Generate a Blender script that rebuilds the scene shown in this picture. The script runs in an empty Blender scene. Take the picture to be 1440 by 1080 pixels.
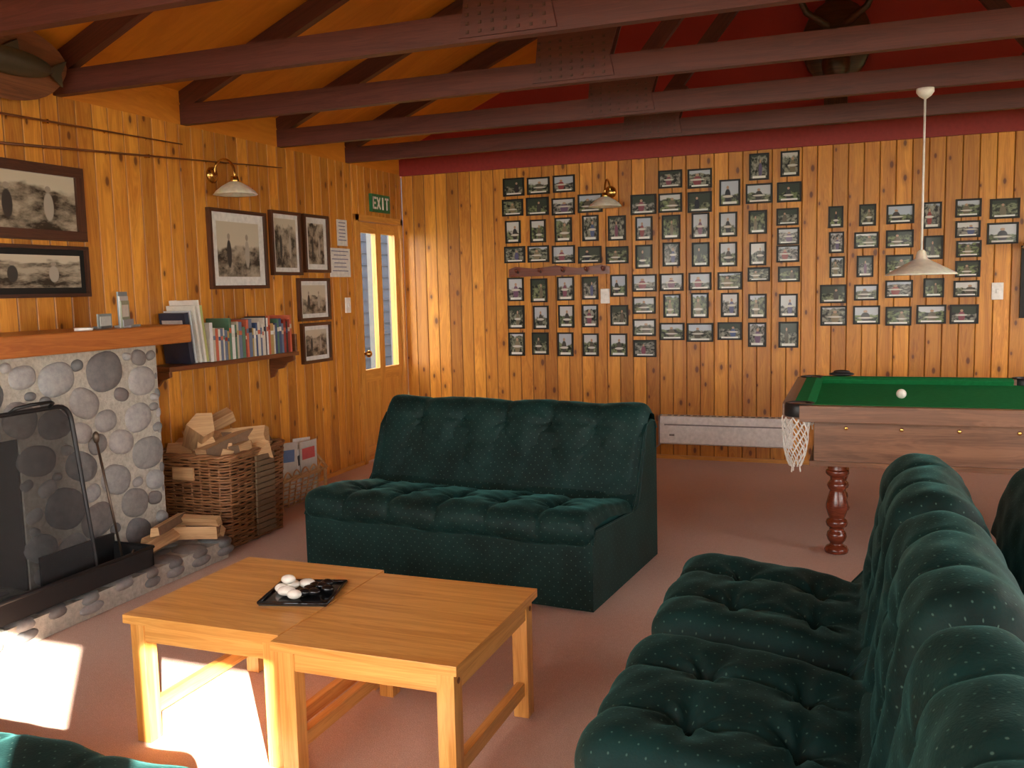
import bpy, math, random
from mathutils import Vector, Matrix
random.seed(7)
S=bpy.context.scene
S.view_settings.view_transform='Standard'
S.view_settings.look='None'
S.view_settings.exposure=0.0

# ------------------------------------------------------------------ nodes
class NT:
    def __init__(s,name):
        s.m=bpy.data.materials.new(name); s.m.use_nodes=True
        s.t=s.m.node_tree; s.t.nodes.clear()
        s.out=s.t.nodes.new("ShaderNodeOutputMaterial")
    def n(s,typ,ins=None,**pr):
        nd=s.t.nodes.new("ShaderNode"+typ)
        for k,v in pr.items(): setattr(nd,k,v)
        for k,v in (ins or {}).items():
            sk=nd.inputs[k]
            if isinstance(v,bpy.types.NodeSocket): s.t.links.new(v,sk)
            else: sk.default_value=v
        return nd
    def math(s,op,a,b=0.0,c=0.0,clamp=False):
        nd=s.n("Math",{0:a,1:b,2:c},operation=op); nd.use_clamp=clamp
        return nd.outputs[0]
    def mr(s,v,a,b,c=0.0,d=1.0,smooth=False):
        nd=s.n("MapRange",{0:v,1:a,2:b,3:c,4:d}); 
        if smooth: nd.interpolation_type='SMOOTHSTEP'
        return nd.outputs[0]
    def mix(s,f,a,b,bt='MIX'):
        nd=s.n("Mix",{0:f},data_type='RGBA',blend_type=bt)
        for i,v in ((6,a),(7,b)):
            if isinstance(v,bpy.types.NodeSocket): s.t.links.new(v,nd.inputs[i])
            else: nd.inputs[i].default_value=(v[0],v[1],v[2],1)
        return nd.outputs[2]
    def comb(s,x=0.0,y=0.0,z=0.0): return s.n("CombineXYZ",{0:x,1:y,2:z}).outputs[0]
    def uv(s):
        sp=s.n("SeparateXYZ",{0:s.n("TexCoord").outputs["UV"]}); return sp.outputs[0],sp.outputs[1]
    def noise(s,vec,scale=1.0,detail=3.0,rough=.5,dist=0.0):
        return s.n("TexNoise",{"Vector":vec,"Scale":scale,"Detail":detail,"Roughness":rough,"Distortion":dist}).outputs[0]
    def bsdf(s,col,rough=.5,bump=None,bs=.3,bd=.01,**kw):
        ins={"Roughness":rough}
        b=s.n("BsdfPrincipled",ins)
        if isinstance(col,bpy.types.NodeSocket): s.t.links.new(col,b.inputs["Base Color"])
        else: b.inputs["Base Color"].default_value=(col[0],col[1],col[2],1)
        for k,v in kw.items():
            b.inputs[k.replace("_"," ")].default_value=v
        if bump is not None:
            bn=s.n("Bump",{"Strength":bs,"Distance":bd,"Height":bump}); s.t.links.new(bn.outputs[0],b.inputs["Normal"])
        s.t.links.new(b.outputs[0],s.out.inputs[0]); return s.m

def flat(name,c,rough=.5,**kw):
    q=NT(name); oc=q.n("TexCoord").outputs["Object"]
    nz=q.noise(oc,35.0,3.0)
    col=q.mix(q.mr(nz,.3,.7,0.0,1.0),[v*.88 for v in c],[min(1,v*1.08) for v in c])
    return q.bsdf(col,rough,**kw)

def wood(name,dark,light,bw=None,knots=False,rough=.4,coat=.0,gs=1.0,gr=14.0,rndamp=.3,knotdark=(.11,.025,.005)):
    q=NT(name); u,v=q.uv()
    if bw:
        vb=q.math('DIVIDE',v,bw); idn=q.math('FLOOR',vb); fr=q.math('FRACT',vb)
        rnd=q.n("TexWhiteNoise",{"W":idn},noise_dimensions='1D').outputs[0]
    else: rnd=0.5
    off=q.math('MULTIPLY',rnd,37.0)
    u2=q.math('ADD',q.math('MULTIPLY',u,1.3*gs),off)
    n1=q.noise(q.comb(u2,q.math('MULTIPLY',v,gr),off),1.0,4.0,.55,1.2)
    n2=q.noise(q.comb(q.math('MULTIPLY',u,4.0*gs),q.math('MULTIPLY',v,gr*9),off),1.0,3.0)
    g=q.math('ADD',q.math('MULTIPLY',n1,.75),q.math('MULTIPLY',n2,.25))
    wv=q.math('FRACT',q.math('MULTIPLY',n1,9.0))
    wv=q.math('ABSOLUTE',q.math('SUBTRACT',wv,.5))
    g2=q.mr(q.math('ADD',g,q.math('MULTIPLY',wv,.28)),.38,.72)
    col=q.mix(g2,dark,light)
    if bw:
        br=q.mr(rnd,0.0,1.0,1-rndamp*.6,1+rndamp*.4)
        col=q.mix(1.0,col,q.comb(br,q.math('POWER',br,1.15),q.math('POWER',br,1.3)),'MULTIPLY')
    if knots:
        vo=q.n("TexVoronoi",{"Vector":q.comb(q.math('ADD',q.math('MULTIPLY',u,4.6),q.math('MULTIPLY',rnd,91.0)),q.math('ADD',vb,.0),0.0),"Scale":1.0,"Randomness":.8},voronoi_dimensions='2D')
        d=vo.outputs["Distance"]; cr=q.n("SeparateXYZ",{0:vo.outputs["Color"]}).outputs
        dd=q.math('DIVIDE',d,q.mr(cr[1],0.0,1.0,.35,1.0))
        keep=q.math('GREATER_THAN',cr[0],.60)
        core=q.math('MULTIPLY',q.mr(dd,.08,.17,1.0,0.0,True),keep)
        halo=q.math('MULTIPLY',q.mr(dd,.12,.45,.5,0.0,True),keep)
        col=q.mix(halo,col,[c*.75 for c in dark]); col=q.mix(q.math('MULTIPLY',core,.85),col,knotdark)
    if bw:
        e=q.math('MINIMUM',fr,q.math('SUBTRACT',1.0,fr))
        col=q.mix(q.mr(e,.012,.05,.72,0.0,True),col,[c*.25 for c in dark])
    return q.bsdf(col,rough,bump=n2,bs=.12,bd=.004,Coat_Weight=coat,Coat_Roughness=.25)

# ------------------------------------------------------------------ mesh builder
def nrm(v): v=Vector(v); return v.normalized()
class MB:
    def __init__(s): s.v=[];s.f=[];s.m=[];s.sm=[];s.uv=[];s.col=[]
    def add(s,vs,fs,mat=0,smooth=False,uvs=None,col=None):
        o=len(s.v); s.v+= [Vector(p) for p in vs]
        for i,f in enumerate(fs):
            s.f.append([o+k for k in f]); s.m.append(mat); s.sm.append(smooth)
            if uvs is not None: s.uv.append(uvs[i])
            else:
                P=[Vector(vs[k]) for k in f]; n=(P[1]-P[0]).cross(P[2]-P[0]); a=[abs(c) for c in n]; ax=a.index(max(a))
                i0,i1=[(1,2),(0,2),(0,1)][ax]; s.uv.append([(p[i0],p[i1]) for p in P])
            s.col.append(col or (1,1,1))
    def box(s,c,sz,mat=0,R=None,col=None,grain=None):
        hx,hy,hz=[k/2 for k in sz]; c=Vector(c)
        L=[Vector((x,y,z)) for x in(-hx,hx) for y in(-hy,hy) for z in(-hz,hz)]
        fs=[(0,1,3,2),(4,6,7,5),(0,4,5,1),(2,3,7,6),(0,2,6,4),(1,5,7,3)]
        ga=grain if grain is not None else list(sz).index(max(sz)); ro=(random.random()*20,random.random()*20)
        uvs=[]
        for i,f in enumerate(fs):
            ax=[0,0,1,1,2,2][i]; r=[k for k in(0,1,2) if k!=ax]
            if ga in r: a=ga; b=[k for k in r if k!=ga][0]
            else: a,b=r
            uvs.append([(L[k][a]+ro[0],L[k][b]+ro[1]) for k in f])
        vs=[c+(R@p if R else p) for p in L]
        s.add(vs,fs,mat,False,uvs,col)
    def box2(s,x0,x1,y0,y1,z0,z1,mat=0,grain=None,col=None):
        s.box(((x0+x1)/2,(y0+y1)/2,(z0+z1)/2),(x1-x0,y1-y0,z1-z0),mat,grain=grain,col=col)
    def lathe(s,c,prof,mat=0,n=24,R=None,flute=0,col=None):
        c=Vector(c); vs=[];fs=[];m=len(prof)
        for i in range(n):
            a=2*math.pi*i/n; k=1+flute*math.cos(a*12)
            for r,z in prof:
                p=Vector((r*k*math.cos(a),r*k*math.sin(a),z)); vs.append(c+(R@p if R else p))
        for i in range(n):
            j=(i+1)%n
            for k in range(m-1): fs.append((i*m+k,j*m+k,j*m+k+1,i*m+k+1))
        s.add(vs,fs,mat,True,None,col)
    def tube(s,pts,r,mat=0,n=8,closed=False,col=None):
        pts=[Vector(p) for p in pts]; vs=[];fs=[];N=len(pts); up=None
        for i,p in enumerate(pts):
            if closed: t=pts[(i+1)%N]-pts[i-1]
            else: t=pts[min(i+1,N-1)]-pts[max(i-1,0)]
            t.normalize()
            if up is None: up=Vector((0,0,1)) if abs(t.z)<.9 else Vector((1,0,0))
            a=t.cross(up); 
            if a.length<1e-4: a=t.orthogonal()
            a.normalize(); b=a.cross(t); up=b
            rr=r[i] if isinstance(r,(list,tuple)) else r
            for k in range(n):
                w=2*math.pi*k/n; vs.append(p+a*rr*math.cos(w)+b*rr*math.sin(w))
        for i in range(N if closed else N-1):
            j=(i+1)%N
            for k in range(n): fs.append((i*n+k,i*n+(k+1)%n,j*n+(k+1)%n,j*n+k))
        if not closed: fs+= [tuple(range(n))[::-1],tuple((N-1)*n+k for k in range(n))]
        s.add(vs,fs,mat,True,None,col)
    def ell(s,c,r,mat=0,R=None,n=12,m=8,jit=0,col=None,sup=1.0):
        c=Vector(c);vs=[];fs=[]
        ph=[random.uniform(0,6.28) for _ in range(4)]
        for j in range(m+1):
            th=math.pi*j/m
            for i in range(n):
                a=2*math.pi*i/n
                k=1+jit*(math.sin(2*a+ph[0])+.6*math.sin(3*a+ph[1]+th))
                def sp(x): return math.copysign(abs(x)**sup,x)
                p=Vector((r[0]*k*sp(math.sin(th))*sp(math.cos(a)),r[1]*k*sp(math.sin(th))*sp(math.sin(a)),r[2]*sp(math.cos(th))))
                vs.append(c+(R@p if R else p))
        for j in range(m):
            for i in range(n): fs.append((j*n+i,(j+1)*n+i,(j+1)*n+(i+1)%n,j*n+(i+1)%n))
        s.add(vs,fs,mat,True,None,col)
    def extr(s,poly,ax,a0,a1,mat=0,smooth=False,col=None):
        r=[k for k in(0,1,2) if k!=ax]; vs=[];n=len(poly)
        for a in(a0,a1):
            for p in poly:
                q=[0,0,0]; q[ax]=a; q[r[0]]=p[0]; q[r[1]]=p[1]; vs.append(q)
        fs=[tuple(range(n)),tuple(range(2*n-1,n-1,-1))]+[(i,n+i,n+(i+1)%n,(i+1)%n) for i in range(n)]
        s.add(vs,fs,mat,smooth,None,col)
    def build(s,name,mats,loc=(0,0,0),rz=0,bevel=0,shade=None):
        me=bpy.data.meshes.new(name); me.from_pydata([tuple(v) for v in s.v],[],s.f)
        for m in mats: me.materials.append(m)
        me.polygons.foreach_set("material_index",s.m); me.polygons.foreach_set("use_smooth",s.sm)
        ul=me.uv_layers.new(name="UVMap"); fl=[]
        for u in s.uv:
            for a in u: fl+= [a[0],a[1]]
        ul.data.foreach_set("uv",fl)
        ca=me.color_attributes.new(name="rnd",type='FLOAT_COLOR',domain='CORNER'); cl=[]
        for f,c in zip(s.f,s.col): cl+= [c[0],c[1],c[2],1.0]*len(f)
        ca.data.foreach_set("color",cl)
        me.update()
        import bmesh
        bm=bmesh.new(); bm.from_mesh(me); bmesh.ops.recalc_face_normals(bm,faces=bm.faces); bm.to_mesh(me); bm.free()
        ob=bpy.data.objects.new(name,me); ob.location=loc; ob.rotation_euler=(0,0,rz); S.collection.objects.link(ob)
        if bevel:
            b=ob.modifiers.new("b",'BEVEL'); b.width=bevel; b.segments=2; b.limit_method='ANGLE'; b.angle_limit=math.radians(50)
        return ob
def RX(a): return Matrix.Rotation(a,3,'X')
def RY(a): return Matrix.Rotation(a,3,'Y')
def RZ(a): return Matrix.Rotation(a,3,'Z')

# ------------------------------------------------------------------ materials
BW=.108
PINE=wood("pine_boards",(.50,.165,.015),(.77,.335,.042),bw=BW,knots=True,rough=.45,coat=.12,rndamp=.5)
PINEL=wood("pine_trim",(.50,.20,.03),(.74,.36,.07),rough=.4,coat=.15)
TABLE=wood("oak_table",(.60,.25,.045),(.86,.46,.125),rough=.33,coat=.25,gr=26)
MANT=wood("mantel_wood",(.34,.095,.016),(.52,.18,.032),rough=.4,coat=.2,gr=20)
BEAM=wood("stained_beam",(.070,.018,.014),(.130,.035,.026),rough=.5,coat=.05,gr=20)
DARKW=wood("dark_frame_wood",(.035,.012,.006),(.10,.035,.016),rough=.35,coat=.2,gr=30)
SHELF=wood("shelf_wood",(.10,.03,.01),(.22,.075,.025),rough=.4,gr=25)
MAHOG=wood("pool_table_wood",(.13,.055,.028),(.27,.125,.065),rough=.35,coat=.15,gr=18)
LEGW=wood("turned_leg_wood",(.10,.018,.008),(.22,.045,.018),rough=.25,coat=.6,gr=18)
CEIL=wood("ceiling_ply",(.56,.175,.010),(.70,.25,.020),rough=.55,gr=3,gs=.6)
LOG=wood("split_log",(.42,.23,.10),(.66,.42,.21),rough=.8,gr=30)
BARK=flat("log_bark",(.20,.12,.07),.9)
WICK=wood("wicker",(.13,.05,.018),(.36,.17,.07),rough=.5,gr=40)
WICKL=wood("wicker_light",(.40,.20,.07),(.62,.38,.17),rough=.5,gr=40)
BLACK=flat("black_metal",(.012,.012,.013),.45)
WHITE=flat("white_enamel",(.90,.88,.84),.35)
BRASS=flat("brass",(.65,.40,.12),.25,Metallic=1.0)
IRON=flat("aged_iron",(.16,.12,.09),.4,Metallic=.8)
FRAME=flat("black_frame",(.010,.009,.008),.45,Specular_IOR_Level=.3)
def redmat():
    q=NT("red_painted_boards")
    n=q.noise(q.n("TexCoord").outputs["Object"],3.0,3.0)
    return q.bsdf(q.mix(n,(.36,.026,.022),(.46,.036,.030)),.6)
RED=redmat()
REDT=flat("red_trim_paint",(.30,.024,.022),.6)
def carpet():
    q=NT("carpet"); o=q.n("TexCoord").outputs["Object"]
    n=q.noise(o,260.0,2.0,.7); n2=q.noise(o,1.6,3.0); n3=q.noise(o,45.0,3.0,.7)
    c=q.mix(q.mr(n,.3,.7),(.48,.285,.205),(.82,.56,.43)); c=q.mix(q.mr(n3,.35,.65,0.0,.35),c,(.53,.31,.225)); c=q.mix(q.mr(n2,.35,.65,0.0,.25),c,(.76,.51,.39))
    return q.bsdf(c,.95,bump=n,bs=.5,bd=.006,Sheen_Weight=.1)
CARP=carpet()
def velvet():
    q=NT("green_velvet"); u,v=q.uv()
    o=q.n("TexCoord").outputs["Object"]
    su=q.math('MULTIPLY',q.math('ADD',u,v),24.0); sv=q.math('MULTIPLY',q.math('SUBTRACT',u,v),24.0)
    fu=q.math('SUBTRACT',q.math('FRACT',su),.5); fv=q.math('SUBTRACT',q.math('FRACT',sv),.5)
    d=q.math('SQRT',q.math('ADD',q.math('MULTIPLY',fu,fu),q.math('MULTIPLY',fv,fv)))
    dot=q.mr(d,.05,.10,.6,0.0)
    n=q.noise(o,5.0,4.0,.6); n2=q.noise(o,150.0,2.0)
    c=q.mix(q.mr(n,.35,.65),(.0022,.013,.012),(.0055,.030,.028)); c=q.mix(dot,c,(.09,.17,.14))
    return q.bsdf(c,.62,bump=n2,bs=.25,bd=.003,Sheen_Weight=.14,Sheen_Roughness=.32,Sheen_Tint=(.25,.85,.78,1),Specular_IOR_Level=.22)
VELV=velvet()
def stone():
    q=NT("river_stone"); o=q.n("TexCoord").outputs["Object"]
    a=q.n("Attribute",attribute_name="rnd").outputs["Color"]
    n=q.noise(o,30.0,5.0,.65); n2=q.noise(o,7.0,3.0)
    c=q.mix(q.mr(n,.3,.7),(.7,.7,.7),(1.1,1.08,1.02)); c=q.mix(1.0,c,a,'MULTIPLY'); c=q.mix(q.mr(n2,.45,.7,0.0,.2),c,(.30,.28,.24))
    return q.bsdf(c,.7,bump=n,bs=.15,bd=.004)
STONE=stone()
def mortar():
    q=NT("mortar"); o=q.n("TexCoord").outputs["Object"]; n=q.noise(o,45.0,5.0,.7)
    return q.bsdf(q.mix(q.mr(n,.3,.7),(.36,.34,.29),(.56,.53,.46)),.95,bump=n,bs=.6,bd=.01)
MORT=mortar()
def vcol(name,rough=.4,coat=0):
    q=NT(name); a=q.n("Attribute",attribute_name="rnd").outputs["Color"]
    n=q.noise(q.n("TexCoord").outputs["Object"],60.0,2.0)
    return q.bsdf(q.mix(1.0,a,q.mix(n,(.85,.85,.85),(1.1,1.1,1.1)),'MULTIPLY'),rough,Coat_Weight=coat)
COL=vcol("printed_covers",.45,.1)
def photomat(name,sepia):
    q=NT(name); u,v=q.uv()
    a=q.n("Attribute",attribute_name="rnd").outputs["Color"]; r=q.n("SeparateXYZ",{0:a}).outputs
    off=q.math('MULTIPLY',r[0],50.0)
    vec=q.comb(q.math('ADD',u,off),q.math('ADD',v,q.math('MULTIPLY',r[1],50.0)),0.0)
    n=q.noise(vec,4.0 if not sepia else 3.0,6.0,.65)
    hor=q.math('ADD',v,q.math('MULTIPLY',q.math('SUBTRACT',q.noise(vec,2.5,3.0),.5),.6))
    hz=q.mr(r[2],0.0,1.0,.40,.95)
    sky=q.mr(q.math('SUBTRACT',hor,hz),-.03,.04)
    if sepia:
        g=q.mix(q.mr(n,.40,.60),(.04,.03,.02),(.42,.36,.27)); c=q.mix(sky,g,(.58,.52,.40))
        for px in(.27,.70):
            du=q.math('DIVIDE',q.math('SUBTRACT',u,px),.055); dv=q.math('DIVIDE',q.math('SUBTRACT',v,.42),.26)
            dd=q.math('ADD',q.math('MULTIPLY',du,du),q.math('MULTIPLY',dv,dv)); c=q.mix(q.mr(dd,.8,1.1,1.0,0.0),c,(.05,.045,.04) if px<.5 else (.40,.36,.30))
            hv=q.math('DIVIDE',q.math('SUBTRACT',v,.73),.06); hu=q.math('MULTIPLY',du,1.7)
            hd=q.math('ADD',q.math('MULTIPLY',hu,hu),q.math('MULTIPLY',hv,hv)); c=q.mix(q.mr(hd,.8,1.1,1.0,0.0),c,(.34,.29,.23))
    else:
        h3=q.math('FRACT',q.math('MULTIPLY',r[0],7.3)); h4=q.math('FRACT',q.math('MULTIPLY',r[1],5.7)); h5=q.math('FRACT',q.math('MULTIPLY',r[2],9.1))
        gr=q.mix(r[1],(.010,.018,.010),(.03,.03,.032)); gl=q.mix(h3,(.20,.26,.11),(.36,.34,.32))
        g=q.mix(q.mr(n,.43,.58),gr,gl)
        skc=q.mix(q.math('GREATER_THAN',h4,.4),(.04,.055,.04),q.mix(h5,(.45,.52,.62),(.66,.66,.64)))
        c=q.mix(sky,g,skc)
        cx_=q.mr(h5,0.0,1.0,.32,.68); wd=q.mr(h4,0.0,1.0,.11,.21)
        du=q.math('DIVIDE',q.math('SUBTRACT',u,cx_),wd); dv=q.math('DIVIDE',q.math('SUBTRACT',v,.36),.32)
        dd=q.math('ADD',q.math('MULTIPLY',du,du),q.math('MULTIPLY',dv,dv))
        cl=q.mix(q.math('GREATER_THAN',h3,.66),q.mix(r[2],(.012,.016,.03),(.26,.22,.14)),q.mix(h5,(.30,.06,.05),(.06,.12,.26)))
        c=q.mix(q.mr(dd,.8,1.1,1.0,0.0),c,cl)
        hv=q.math('DIVIDE',q.math('SUBTRACT',v,.73),.08); hu=q.math('MULTIPLY',du,2.2)
        hd=q.math('ADD',q.math('MULTIPLY',hu,hu),q.math('MULTIPLY',hv,hv))
        c=q.mix(q.mr(hd,.8,1.1,1.0,0.0),c,(.46,.30,.21))
        fu=q.math('MULTIPLY',du,.55); fv=q.math('DIVIDE',q.math('SUBTRACT',v,q.mr(h3,0.0,1.0,.3,.5)),.06)
        fd=q.math('ADD',q.math('MULTIPLY',fu,fu),q.math('MULTIPLY',fv,fv))
        c=q.mix(q.math('MULTIPLY',q.mr(fd,.7,1.1,.95,0.0),q.math('GREATER_THAN',h4,.25)),c,(.66,.64,.58))
        c=q.mix(q.math('MULTIPLY',q.math('LESS_THAN',v,.11),q.math('LESS_THAN',q.math('ABSOLUTE',q.math('SUBTRACT',u,.5)),.40)),c,(.85,.85,.80))
    return q.bsdf(c,.35,Coat_Weight=.2,Coat_Roughness=.08,Specular_IOR_Level=.2)
PHOTO=photomat("photo_print",False); SEPIA=photomat("sepia_print",True)
def glassm(name,tint=(1,1,1),g=.08):
    q=NT(name); t=q.n("BsdfTransparent",{0:(*tint,1)}); gl=q.n("BsdfGlossy",{"Roughness":.03}); m=q.n("MixShader",{0:g}); 
    q.t.links.new(t.outputs[0],m.inputs[1]); q.t.links.new(gl.outputs[0],m.inputs[2]); q.t.links.new(m.outputs[0],q.out.inputs[0]); return q.m
GLASS=glassm("window_glass",g=.03)
def meshscreen():
    q=NT("screen_mesh")
    t=q.n("BsdfTransparent",{0:(1,1,1,1)}); d=q.n("BsdfPrincipled",{"Base Color":(.045,.045,.047,1),"Roughness":.5,"Metallic":.3}); m=q.n("MixShader",{0:.60})
    q.t.links.new(t.outputs[0],m.inputs[1]); q.t.links.new(d.outputs[0],m.inputs[2]); q.t.links.new(m.outputs[0],q.out.inputs[0]); return q.m
MESHS=meshscreen()
FELT=flat("green_felt",(.018,.23,.07),.95,Specular_IOR_Level=.05)
SHADE=flat("opal_glass_shade",(.85,.80,.68),.3,Subsurface_Weight=.2)
NET=flat("net_cord",(.80,.77,.70),.8)
SOOT=flat("sooty_brick",(.02,.018,.016),.9)
PAPER=flat("paper",(.75,.74,.70),.7)
BALL=flat("cue_ball",(.88,.85,.76),.12)
EXITG=flat("exit_green",(.01,.16,.06),.4)
EXTW=flat("weatherboard_grey",(.018,.022,.032),.9,Specular_IOR_Level=.1)
EXTL=flat("porch_white",(.12,.13,.14),.8)
GRASS=flat("grass",(.10,.16,.05),.9)

# ------------------------------------------------------------------ room
W=7.3; Y0=-8.0; ZE=2.405
def zc(x): x=min(x,W-x); return 2.60+.44*x
def boards(mb,axis,plane,sgn,a0,a1,z0,z1f,holes=()):
    br=set([a0,a1]); k=math.ceil(a0/BW)
    while k*BW<a1: br.add(k*BW); k+=1
    for h in holes: br.add(h[0]); br.add(h[1])
    br=sorted(b for b in br if a0<=b<=a1)
    for p,q in zip(br[:-1],br[1:]):
        if q-p<1e-4: continue
        c=(p+q)/2; segs=[(z0,z1f(c))]
        for h in holes:
            if h[0]<=c<=h[1]:
                ns=[]
                for s0,s1 in segs:
                    if h[2]>s0: ns.append((s0,min(s1,h[2])))
                    if h[3]<s1: ns.append((max(s0,h[3]),s1))
                segs=ns
        g=min(.006,(q-p)*.2); dpt=.006
        for s0,s1 in segs:
            prof=[(p,-dpt),(p+g,0),(q-g,0),(q,-dpt)]
            vs=[];uvs=[]
            for z in (s0,s1):
                for a,d in prof:
                    vs.append((plane+sgn*d,a,z) if axis==1 else (a,plane+sgn*d,z))
            e=1e-4
            fs=[]
            for i in range(3):
                fs.append((i,i+1,5+i,4+i))
                aa=[max(p+e,min(q-e,prof[i][0])),max(p+e,min(q-e,prof[i+1][0]))]
                uvs.append([(s0,aa[0]),(s0,aa[1]),(s1,aa[1]),(s1,aa[0])])
            mb.add(vs,fs,0,False,uvs)
            b0=plane-sgn*.008; b1=plane-sgn*.12; lo,hi=min(b0,b1),max(b0,b1)
            if axis==1: mb.box2(lo,hi,p,q,s0,s1,0,grain=2)
            else: mb.box2(p,q,lo,hi,s0,s1,0,grain=2)
mb=MB(); mb.box2(-.12,W+.12,Y0-.12,.12,-.1,0); mb.build("floor",[CARP])
mb=MB(); boards(mb,0,0.0,-1,0,W,0,lambda c:ZE); mb.build("wall_back",[PINE])
mb=MB(); mb.extr([(-.12,ZE),(W+.12,ZE),(W+.12,zc(W)+.05),(W/2,zc(W/2)+.05),(-.12,zc(0)+.05)],1,.005,.12); mb.build("wall_back_gable",[RED])
mb=MB(); mb.box2(0,W,-.03,-.0,ZE-.01,ZE+.13); mb.build("trim_gable",[REDT])
mb=MB(); boards(mb,1,0.0,1,Y0,0,0,lambda c:ZE,[(-.845,-.035,0,2.02)]); mb.build("wall_left",[PINE])
mb=MB(); mb.box2(-.12,-.0,Y0,0,ZE,zc(0)+.03); mb.box2(W,W+.12,Y0,0,ZE,zc(0)+.03); mb.build("wall_left_upper",[CEIL])
rh=[(-6.9,-5.7,.95,2.1),(-5.0,-3.4,.95,2.1),(-2.8,-1.0,.95,2.1)]
mb=MB(); boards(mb,1,W,-1,Y0,0,0,lambda c:ZE,rh); mb.build("wall_right",[PINE])
nh=[(.3,1.75,.1,2.3),(1.85,2.9,.1,2.3),(3.5,4.14,.6,2.15),(4.25,4.85,.6,2.15),(5.7,7.15,.1,2.3)]
mb=MB(); boards(mb,0,Y0,1,0,W,0,lambda c:zc(c)+.02,nh); mb.build("wall_front",[PINE])
mb=MB()
mb.extr([(-.15,zc(0)-.066),(W/2,zc(W/2)),(W/2,zc(W/2)+.06),(-.15,zc(0)-.006)],1,Y0-.12,.12)
mb.extr([(W+.15,zc(0)-.066),(W/2,zc(W/2)),(W/2,zc(W/2)+.06),(W+.15,zc(0)-.006)],1,Y0-.12,.12)
mb.build("ceiling",[CEIL])
wi=1
def winframe(axis,plane,h):
    global wi
    mb=MB(); a0,a1,z0,z1=h; t=.05
    def bx(p,q,s0,s1):
        if axis==0: mb.box2(p,q,plane-.13,plane+.03,s0,s1)
        else: mb.box2(plane-.03,plane+.13,p,q,s0,s1)
    bx(a0,a0+t*.5,z0,z1);bx(a1-t*.5,a1,z0,z1);bx(a0,a1,z0,z0+t*.5);bx(a0,a1,z1-t*.5,z1)
    if a1-a0>1: bx((a0+a1)/2-.025,(a0+a1)/2+.025,z0,z1)
    mb.build("window_%d"%wi,[PINEL]); wi+=1
for h in nh: winframe(0,Y0,h)
for h in rh: winframe(1,W,h)
def beam2(mb,p,q,d,y,t,mat=0):
    p=Vector((p[0],y,p[1])); q=Vector((q[0],y,q[1])); v=q-p
    mb.box((p+q)/2,(v.length,t,d),mat,R=RY(-math.atan2(v.z,v.x)))
for ty in(-.904,-1.80,-2.76,-3.67,-4.57,-5.47,-6.37,-7.27):
    mb=MB(); mb.box2(0.0,W,ty-.025,ty+.025,ZE,ZE+.115)
    sl=math.atan(.44); off=.055/math.cos(sl)+.004
    beam2(mb,(-.0,zc(0)-off),(W/2+.02,zc(W/2)-off),.11,ty,.048); beam2(mb,(W,zc(0)-off),(W/2-.02,zc(W/2)-off),.11,ty,.048)
    for s in(1,-1):
        X=lambda x:x if s==1 else W-x
        beam2(mb,(X(2.45),2.50),(X(1.82),zc(1.82)-.12),.09,ty,.045); beam2(mb,(X(2.38),2.50),(X(3.60),zc(3.6)-.18),.09,ty,.045)
        for sy in(-1,1):
            pl=[(X(2.20),2.42),(X(2.62),2.42),(X(2.60),2.52),(X(2.66),2.72),(X(2.56),2.76),(X(2.43),2.64),(X(2.32),2.76),(X(2.24),2.72),(X(2.22),2.52)]
            mb.extr(pl,1,ty+sy*.026,ty+sy*.036)
            mb.extr([(X(1.66),zc(1.66)-.15),(X(2.0),zc(2.0)-.17),(X(2.0),zc(2.0)-.02),(X(1.66),zc(1.66)-.02)],1,ty+sy*.026,ty+sy*.035)
            for i in range(7):
                for j in range(6):
                    mb.box((X(2.24+i*.055),ty+sy*.037,2.44+j*.034),(.012,.006,.012),1)
    for sy in(-1,1): mb.extr([(W/2-.3,zc(W/2)-.30),(W/2+.3,zc(W/2)-.30),(W/2+.3,zc(W/2)-.16),(W/2,zc(W/2)-.02),(W/2-.3,zc(W/2)-.16)],1,ty+sy*.026,ty+sy*.036)
    mb.build("roof_truss",[BEAM,DARKW])
mb=MB(); mb.box2(3.50,3.66,-.10,-.002,2.54,4.1); mb.ell((3.58,-.11,3.1),(.24,.06,.30),0,n=20,m=10); mb.ell((3.58,-.15,2.95),(.10,.10,.16),0)
for s in(-1,1): mb.tube([(3.58+s*.05,-.14,3.2),(3.58+s*.2,-.2,3.3),(3.58+s*.30,-.24,3.5),(3.58+s*.22,-.22,3.72)],[.03,.025,.02,.01])
mb.build("mounted_trophy",[DARKW])
# door
mb=MB()
y0,y1=-.842,-.038
mb.box2(-.10,.02,y0,y0+.05,0,2.018);mb.box2(-.10,.02,y1-.04,y1,0,2.018);mb.box2(-.10,.02,y0,y1,1.97,2.018)
a,b=y0+.052,y1-.042
dx0,dx1=-.055,-.012
gl=[(-.72,-.475),(-.385,-.14)]
mb.box2(dx0,dx1,a,gl[0][0],.01,1.965);mb.box2(dx0,dx1,gl[0][1],gl[1][0],.01,1.965);mb.box2(dx0,dx1,gl[1][1],b,.01,1.965)
for g in gl:
    mb.box2(dx0,dx1,g[0],g[1],1.88,1.965,grain=1); mb.box2(dx0,dx1,g[0],g[1],.01,.13,grain=1);mb.box2(dx0,dx1,g[0],g[1],.66,.76,grain=1)
    mb.box2(dx0+.01,dx1-.01,g[0],g[1],.13,.66,grain=2)
    mb.box2(dx0+.018,dx0+.022,g[0],g[1],.76,1.88,1)
mb.lathe((-.012,-.765,.90),[(0,.0),(.03,.0),(.03,.006),(.012,.01),(.012,.04),(.028,.05),(.03,.065),(.02,.08),(0,.082)],2,16,R=RY(math.pi/2))
mb.build("door_1",[PINEL,GLASS,BRASS])
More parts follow.
